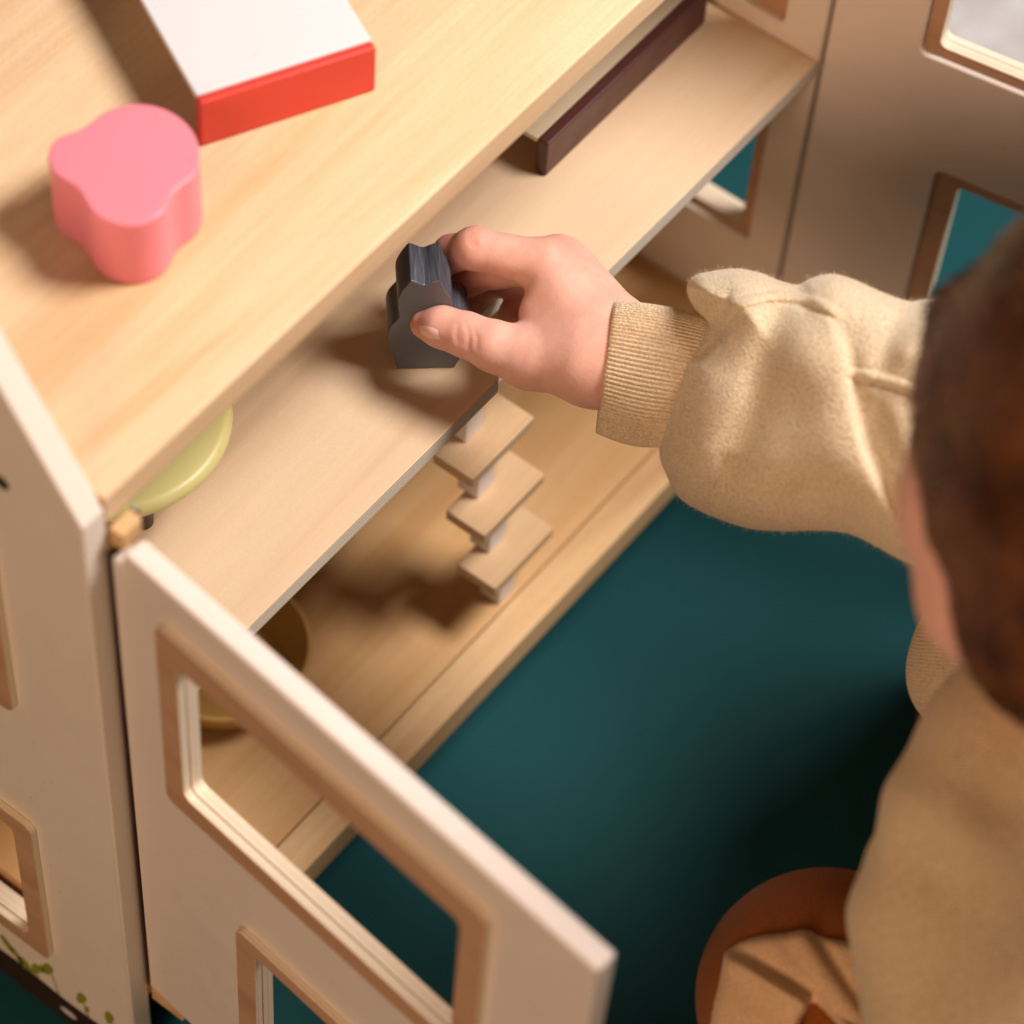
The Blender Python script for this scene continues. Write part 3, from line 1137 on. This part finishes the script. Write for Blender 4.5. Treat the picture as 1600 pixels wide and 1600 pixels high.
def poly_dist(pts, closed):
    """distance to a polyline, the side of it (left of travel positive), and how far along it"""
    P_ = np.array(pts, float)
    if closed:
        P_ = np.vstack([P_, P_[:1]])
    best = np.full(gx.shape, 1e9)
    side = np.ones(gx.shape)
    along = np.zeros(gx.shape)
    seg = np.linalg.norm(np.diff(P_, axis=0), axis=1)
    cum = np.concatenate([[0], np.cumsum(seg)])
    for k in range(len(P_) - 1):
        a, b = P_[k], P_[k + 1]
        ab = b - a
        t = np.clip(((gx - a[0]) * ab[0] + (gy - a[1]) * ab[1]) / (ab @ ab), 0, 1)
        dx, dy = gx - a[0] - t * ab[0], gy - a[1] - t * ab[1]
        d = np.hypot(dx, dy)
        sd = np.where(ab[0] * dy - ab[1] * dx > 0, 1.0, -1.0)
        m_ = d < best
        best = np.where(m_, d, best)
        side = np.where(m_, sd, side)
        along = np.where(m_, (cum[k] + t * seg[k]) / cum[-1], along)
    return best, side, along


def inside_poly(pts):
    ins = np.zeros(gx.shape, bool)
    n_ = len(pts)
    for k in range(n_):
        (x0, y0), (x1, y1) = pts[k], pts[(k + 1) % n_]
        c = (y0 > gy) != (y1 > gy)
        with np.errstate(divide='ignore', invalid='ignore'):
            xi = (x1 - x0) * (gy - y0) / (y1 - y0 + 1e-12) + x0
        ins ^= c & (gx < xi)
    return ins


def blur(a, n_):
    for _ in range(n_):
        a = .25 * np.roll(a, 1, 0) + .5 * a + .25 * np.roll(a, -1, 0)
        a = .25 * np.roll(a, 1, 1) + .5 * a + .25 * np.roll(a, -1, 1)
    return a


def smooth_line(pts, n_=8):
    P_ = np.array(pts, float)
    out = []
    for i_ in range(len(P_) - 1):
        p1, p2 = P_[i_], P_[i_ + 1]
        p0, p3 = P_[max(i_ - 1, 0)], P_[min(i_ + 2, len(P_) - 1)]
        for k in range(n_):
            u = k / n_
            out.append(0.5 * ((2 * p1) + (-p0 + p2) * u + (2 * p0 - 5 * p1 + 4 * p2 - p3) * u * u + (-p0 + 3 * p1 - 3 * p2 + p3) * u ** 3))
    out.append(P_[-1])
    return [tuple(o) for o in out]


OUTS = smooth_line(OUT + [OUT[0]], 5)[:-1]
dist, _, _ = poly_dist(OUTS, True)
ins = inside_poly(OUTS)
dm = dist / 3100.0
prof_ = np.sqrt(np.clip(1 - (1 - np.clip(dm / .040, 0, 1)) ** 2, 0, 1))
h = .052 * prof_
g = lambda d, w_: np.exp(-(d / w_) ** 2)
# the forearm part laps over the upper arm along a long curved fold
d, sd, al = poly_dist(smooth_line([(1300, 500), (1318, 540), (1329, 600), (1342, 660), (1362, 725), (1395, 795), (1448, 880)]), False)
q = d * sd
amp = np.clip(.15 + al * 2.2, 0, 1)
h += amp * (.0050 / (1 + np.exp(-q / 3.6)) * np.exp(-np.clip(q, 0, None) / 130) + .0014 * g(q - 34, 30) - .0034 * g(q + 9, 14))
# bulge beside the cuff, tucked under
d, sd, al = poly_dist(smooth_line([(1156, 424), (1142, 458), (1134, 495), (1122, 528), (1098, 560)]), False)
q = d * sd
w_ = np.clip((al - .12) * 3, 0, 1)
h += -w_ * (.0012 / (1 + np.exp(-q / 3.0)) * np.exp(-np.clip(q, 0, None) / 40) + .0042 * g(q - 4, 7))
# seams: a raised double band with a stitched groove below it
for pts, wd in [([(1122, 552), (1127, 522), (1138, 498), (1155, 484), (1180, 475), (1215, 470), (1250, 473), (1285, 484), (1314, 503)], 15),
                ([(1316, 587), (1350, 593), (1385, 601), (1420, 613), (1470, 634), (1540, 662), (1620, 700)], 14)]:
    d, sd, al = poly_dist(smooth_line(pts), False)
    q = -d * sd
    on = 1 / (1 + np.exp(-(q + 1) / 1.2)) / (1 + np.exp((q - wd) / 1.6))
    en = np.clip(al * 12, 0, 1) * np.clip((1 - al) * 12, 0, 1)
    h += en * (.0022 * on - .0026 * g(q + 3, 3.4) - .0006 * g(q - wd * .5, 2.0) - .0012 * g(q - wd - 2, 3.0))
# soft valleys and swells
for pts, wd, a_ in [([(1212, 495), (1196, 560), (1180, 630), (1158, 690), (1130, 768)], 30, -.0070), ([(1262, 520), (1276, 600), (1290, 690), (1318, 770)], 42, .0035),
                    ([(1138, 730), (1108, 792)], 17, -.0045), ([(1248, 765), (1262, 830)], 15, -.0040), ([(1246, 440), (1262, 480)], 14, -.0026), ([(1470, 470), (1415, 545)], 24, .0035),
                    ([(1410, 470), (1380, 570)], 20, -.0028), ([(1040, 738), (1066, 744)], 5, -.0040), ([(1100, 600), (1090, 700)], 26, .0022), ([(1400, 650), (1440, 780)], 26, .0030), ([(1370, 640), (1400, 720)], 13, -.0022),
                    ([(1108, 440), (1104, 480)], 12, .0020)]:
    d, sd, al = poly_dist(smooth_line(pts), False)
    h += a_ * g(d, wd) * prof_
for _k in range(26):
    fx, fy, ph = RNG.uniform(-.055, .055), RNG.uniform(-.055, .055), RNG.uniform(0, 6.28)
    h += .00022 * np.sin(gx * fx + gy * fy + ph) * prof_
h = blur(h, 1)
hb = .050 * prof_
h = np.where(ins, np.maximum(h, .0002), -dm)
hb = np.where(ins, hb, -dm)


def sample(A_, x, y):
    x = np.clip(x - GX0, 0, GW - 1.001)
    y = np.clip(y - GY0, 0, GH - 1.001)
    i_, j_ = x.astype(int), y.astype(int)
    u, v_ = x - i_, y - j_
    return (A_[i_, j_] * (1 - u) + A_[i_ + 1, j_] * u) * (1 - v_) + (A_[i_, j_ + 1] * (1 - u) + A_[i_ + 1, j_ + 1] * u) * v_


def sleeve_full(P):
    q_ = (P - CAM) @ AX.T
    x = 800 + FPX * q_[:, 0] / q_[:, 2]
    y = 800 - FPX * q_[:, 1] / q_[:, 2]
    c = ST(x)
    return np.maximum(c - sample(h, x, y) - q_[:, 2], q_[:, 2] - c - sample(hb, x, y))


corners = [S(x, y, dd) for x in (1020, 1740) for y in (400, 980) for dd in (-.07, .08)]
slo, shi = np.min(corners, 0), np.max(corners, 0)
sleeve_me = implicit_mesh('sleeve', sleeve_full, slo, shi, .0011, 1)
kpart('sleeve', sleeve_me, M_KNIT)

# short fibres standing off the brushed knit
nv = len(sleeve_me.vertices)
co_ = np.empty(nv * 3, np.float32)
no_ = np.empty(nv * 3, np.float32)
sleeve_me.vertices.foreach_get('co', co_)
sleeve_me.vertices.foreach_get('normal', no_)
co_, no_ = co_.reshape(-1, 3), no_.reshape(-1, 3)
pick = RNG.integers(0, nv, 16000)
p0 = co_[pick] + RNG.normal(0, .0006, (len(pick), 3))
dr = no_[pick] + RNG.normal(0, .55, (len(pick), 3))
dr /= np.linalg.norm(dr, axis=1)[:, None]
ln_ = RNG.uniform(.0008, .0030, len(pick))[:, None]
sd = np.cross(dr, RNG.normal(0, 1, (len(pick), 3)))
sd = sd / np.linalg.norm(sd, axis=1)[:, None] * .00006
mid_ = p0 + dr * ln_ * .6 + RNG.normal(0, .0003, (len(pick), 3))
V_ = np.stack([p0 - sd, p0 + sd, mid_ + sd * .7, mid_ - sd * .7, p0 + dr * ln_ + RNG.normal(0, .0005, (len(pick), 3))], 1).reshape(-1, 3)
F_ = []
for i in range(len(pick)):
    b_ = 5 * i
    F_ += [(b_, b_ + 1, b_ + 2, b_ + 3), (b_ + 3, b_ + 2, b_ + 4)]
fz = kpart('fuzz', mesh_from('fuzz', V_, F_, 0), M_KNIT)
fz['kind'] = 'stuff'

# ---- ribbed cuff: loft with real ribs
def ring_at(k):
    """centre line of the cuff, half height, half depth"""
    return k


sec = []
for u in np.linspace(0, 1, 26):
    # upper and lower edge of the cuff in the picture
    tx, ty = 958 + (1122 - 958) * u, 470 + 30 * u - 18 * math.sin(math.pi * u) * .3
    bx, by = 931 + (1052 - 931) * u, 676 + 20 * u + 10 * math.sin(math.pi * u)
    c = ((tx + bx) / 2, (ty + by) / 2)
    a_, b_ = S(tx, ty), S(bx, by)
    cen = (a_ + b_) / 2
    up_ = (a_ - b_)
    hh = np.linalg.norm(up_) / 2
    up_ /= np.linalg.norm(up_)
    sec.append((cen, up_, hh, .0310 - .0075 * u))
v, f = [], []
NR = 640
ribs = 96


def cuff_ring(cen, up_, hh, dd, shrink, depth, kx):
    for j in range(NR):
        a = 2 * math.pi * j / NR
        rib = depth * (abs(math.sin(a * ribs / 2 + .25 * math.sin(a * 3 + kx))) ** .7 - .5)
        h2, d2 = hh - shrink + rib, dd - shrink + rib
        v.append(cen + up_ * h2 * math.cos(a) - AX[2] * d2 * math.sin(a))


rings = 0
# inside lip first
cen, up_, hh, dd = sec[0]
dirn = sec[1][0] - sec[0][0]
dirn /= np.linalg.norm(dirn)
for (back, sh_, dep_) in ((.020, .0038, .0), (.006, .0036, .0004), (.0012, .0030, .0008), (.0002, .0016, .0011)):
    cuff_ring(cen + dirn * back, up_, hh, dd, sh_, dep_, 0)
    rings += 1
for i, (cen, up_, hh, dd) in enumerate(sec):
    u = i / (len(sec) - 1)
    cuff_ring(cen, up_, hh, dd, .0004 if i else .0006, .0016, u * 1.2)
    rings += 1
for i in range(rings - 1):
    for j in range(NR):
        f.append((i * NR + j, i * NR + (j + 1) % NR, (i + 1) * NR + (j + 1) % NR, (i + 1) * NR + j))
cm = mesh_from('cuff', v, f, 80)
kpart('cuff', cm, M_RIB)

# ---- sweatshirt trunk and left arm
def shirt_sdf(P):
    d0 = chain(P, [np.array((.27, -.42, .10)), np.array((.415, -.40, .165)), np.array((.40, -.46, -.16)), np.array((.27, -.47, -.16)), np.array((.27, -.42, .10))], [.085, .085, .095, .10, .085], .04)  # unseen trunk bulk, widened to the right to shade the floor
    d0 = np.minimum(d0, capsule(P, np.array((.22, -.50, .08)), np.array((.22, -.52, -.16)), .09, .10))  # unseen back, enlarged to keep the key light off the left arm
    d0 = np.minimum(d0, chain(P, [np.array((.300, -.43, .20)), np.array((.435, -.385, .205)), np.array((.37, -.31, .165))], [.075, .090, .06], .02))  # unseen right shoulder, enlarged to block the key light from the floor
    d = ellipsoid(P, at(1690, 1430, 1.40), axes2(20), (.085, .110, .085))
    d = smin(d, chain(P, [at(1575, 1085, 1.345), at(1545, 1170, 1.335), at(1505, 1280, 1.33), at(1452, 1440, 1.345), at(1462, 1640, 1.36)], [.018, .024, .032, .030, .028], .02), .045)
    d = smin(d, chain(P, [at(1460, 1262, 1.355), at(1412, 1335, 1.36), at(1402, 1375, 1.365)], [.0085, .0135, .0135], .01), .007)
    d = smin(d, chain(P, [at(1600, 1130, 1.34), at(1760, 1180, 1.33)], [.022, .05], .02), .04)
    d = smin(d, ellipsoid(P, at(1530, 1022, 1.545), axes2(-62), (.042, .034, .05)), .01)
    d = smin(d, capsule(P, at(1560, 1040, 1.54), at(1720, 1150, 1.47), .030, .05), .02)
    d = smin(d, d0, .01)
    a, b = P @ AX[0], P @ AX[1]
    # slack folds
    d = smax(d, -chain(P, [at(1440, 1345, 1.302), at(1530, 1420, 1.285), at(1640, 1450, 1.28)], [.004, .008, .008], .01), .02)
    d = smax(d, -chain(P, [at(1600, 1180, 1.285), at(1570, 1260, 1.285), at(1600, 1340, 1.28)], [.006, .008, .006], .01), .02)
    return d + .0010 * np.sin(a * 90 + 2 * np.sin(b * 55)) * np.sin(b * 80)


cs = [np.array((.10, -.64, -.30)), np.array((.54, -.28, .31)), at(1340, 880, 1.26), at(1340, 1700, 1.26), at(1900, 880, 1.26), at(1900, 1700, 1.26), at(1340, 880, 1.63), at(1900, 1700, 1.63), at(1340, 1700, 1.63), at(1900, 880, 1.63)]
kpart('sweatshirt', implicit_mesh('sweatshirt', shirt_sdf, np.min(cs, 0), np.max(cs, 0), .0036, 2), M_SHIRT)


# ---- trousers (the bent near leg)
def leg_sdf(P):
    d = chain(P, [at(1292, 1562, 1.52), at(1500, 1660, 1.49), at(1720, 1620, 1.48)], [.0620, .070, .080], .02)
    d = smin(d, chain(P, [at(1292, 1562, 1.53), at(1240, 1720, 1.60), at(1400, 1800, 1.66)], [.0580, .045, .04], .02), .02)
    return d


RK = [np.array(p) for p in ((.40, -.50, -.06), (.490, -.315, .085), (.500, -.265, -.33))]  # unseen right leg, added with a raised knee to shade the floor
_leg0 = leg_sdf


def leg_sdf(P):
    return np.minimum(_leg0(P), smin(chain(P, RK[:2], [.105, .080], .02), chain(P, RK[1:], [.078, .055], .02), .02))


cs = [np.array((.35, -.62, -.352)), np.array((.62, -.17, .20)), at(1060, 1300, 1.42), at(1800, 1300, 1.42), at(1060, 1850, 1.42), at(1800, 1850, 1.42), at(1060, 1300, 1.72), at(1800, 1300, 1.72), at(1060, 1850, 1.72), at(1800, 1850, 1.72)]
kpart('trousers', implicit_mesh('trousers', leg_sdf, np.min(cs, 0), np.max(cs, 0), .0045, 2), M_LEGGING)


# ---- beige cloth lying over the knee in two soft folds
CLO = [(1131, 1489), (1145, 1477), (1168, 1467), (1195, 1461), (1225, 1458), (1257, 1453), (1275, 1459), (1295, 1466), (1330, 1473), (1362, 1483), (1388, 1500), (1404, 1560), (1414, 1640), (1404, 1690), (1345, 1640),
       (1302, 1594), (1272, 1567), (1260, 1580), (1251, 1602), (1243, 1680), (1170, 1690), (1098, 1680), (1106, 1620), (1115, 1570), (1126, 1520)]
GX0, GY0, GW, GH = 1080, 1430, 350, 280
gx, gy = np.meshgrid(np.arange(GX0, GX0 + GW, dtype=float), np.arange(GY0, GY0 + GH, dtype=float), indexing='ij')
CLS = smooth_line(CLO + [CLO[0]], 4)[:-1]
dist2, _, _ = poly_dist(CLS, True)
ins2 = inside_poly(CLS)
dm2 = dist2 / 3150.0
ST_ = 10
ct = np.array([[hit(x, y, leg_sdf, 1.36, 1.66, 120) for y in range(GY0, GY0 + GH + ST_, ST_)] for x in range(GX0, GX0 + GW + ST_, ST_)])
u_, v_ = (gx - GX0) / ST_, (gy - GY0) / ST_
iu, iv = np.clip(u_.astype(int), 0, ct.shape[0] - 2), np.clip(v_.astype(int), 0, ct.shape[1] - 2)
fu, fv = u_ - iu, v_ - iv
base_t = (ct[iu, iv] * (1 - fu) + ct[iu + 1, iv] * fu) * (1 - fv) + (ct[iu, iv + 1] * (1 - fu) + ct[iu + 1, iv + 1] * fu) * fv
pr2 = np.sqrt(np.clip(1 - (1 - np.clip(dm2 / .0042, 0, 1)) ** 2, 0, 1))
h2 = .0065 * pr2
d, sd, al = poly_dist(smooth_line([(1118, 1482), (1134, 1489), (1165, 1502), (1205, 1526), (1245, 1550), (1274, 1568)]), False)
q = -d * sd * -1
lowside = -d * sd if False else d * sd
h2 += pr2 * (.0060 / (1 + np.exp(-lowside / 2.6)) + .0042 * g(lowside - 13, 11) - .0030 * g(lowside + 8, 9) - .0015 * g(lowside - 46, 22))
d, sd, al = poly_dist(smooth_line([(1266, 1458), (1292, 1500), (1322, 1545), (1356, 1588), (1396, 1640)]), False)
q = d * sd
h2 += pr2 * (.0040 / (1 + np.exp(-q / 4.5)) * np.exp(-np.clip(q, 0, None) / 60) - .0036 * g(q + 7, 10) + .0022 * g(q - 22, 16))
for pts, wd, a_ in [([(1200, 1470), (1250, 1535)], 16, .0016), ([(1150, 1520), (1190, 1580), (1205, 1660)], 20, -.0018), ([(1222, 1545), (1226, 1640)], 14, .0016), ([(1340, 1480), (1396, 1560)], 12, .0016)]:
    d, sd, al = poly_dist(pts, False)
    h2 += a_ * g(d, wd) * pr2
h2 = np.where(ins2, np.maximum(blur(h2, 1), .0002), -dm2)
b2 = np.where(ins2, .0015 * pr2, -dm2)


def cloth_f(P):
    q_ = (P - CAM) @ AX.T
    x = 800 + FPX * q_[:, 0] / q_[:, 2]
    y = 800 - FPX * q_[:, 1] / q_[:, 2]
    c = sample(base_t, x, y)
    return np.maximum(c - sample(h2, x, y) - q_[:, 2], q_[:, 2] - c - sample(b2, x, y))


tmin, tmax = float(base_t[ins2].min()) - .02, float(base_t[ins2].max()) + .006
cs = [at(x, y, t) for x in (1085, 1425) for y in (1435, 1705) for t in (tmin, tmax)]
kpart('sleeve_hem', implicit_mesh('sleeve_hem', cloth_f, np.min(cs, 0), np.max(cs, 0), .0013, 1), M_CLOTH)
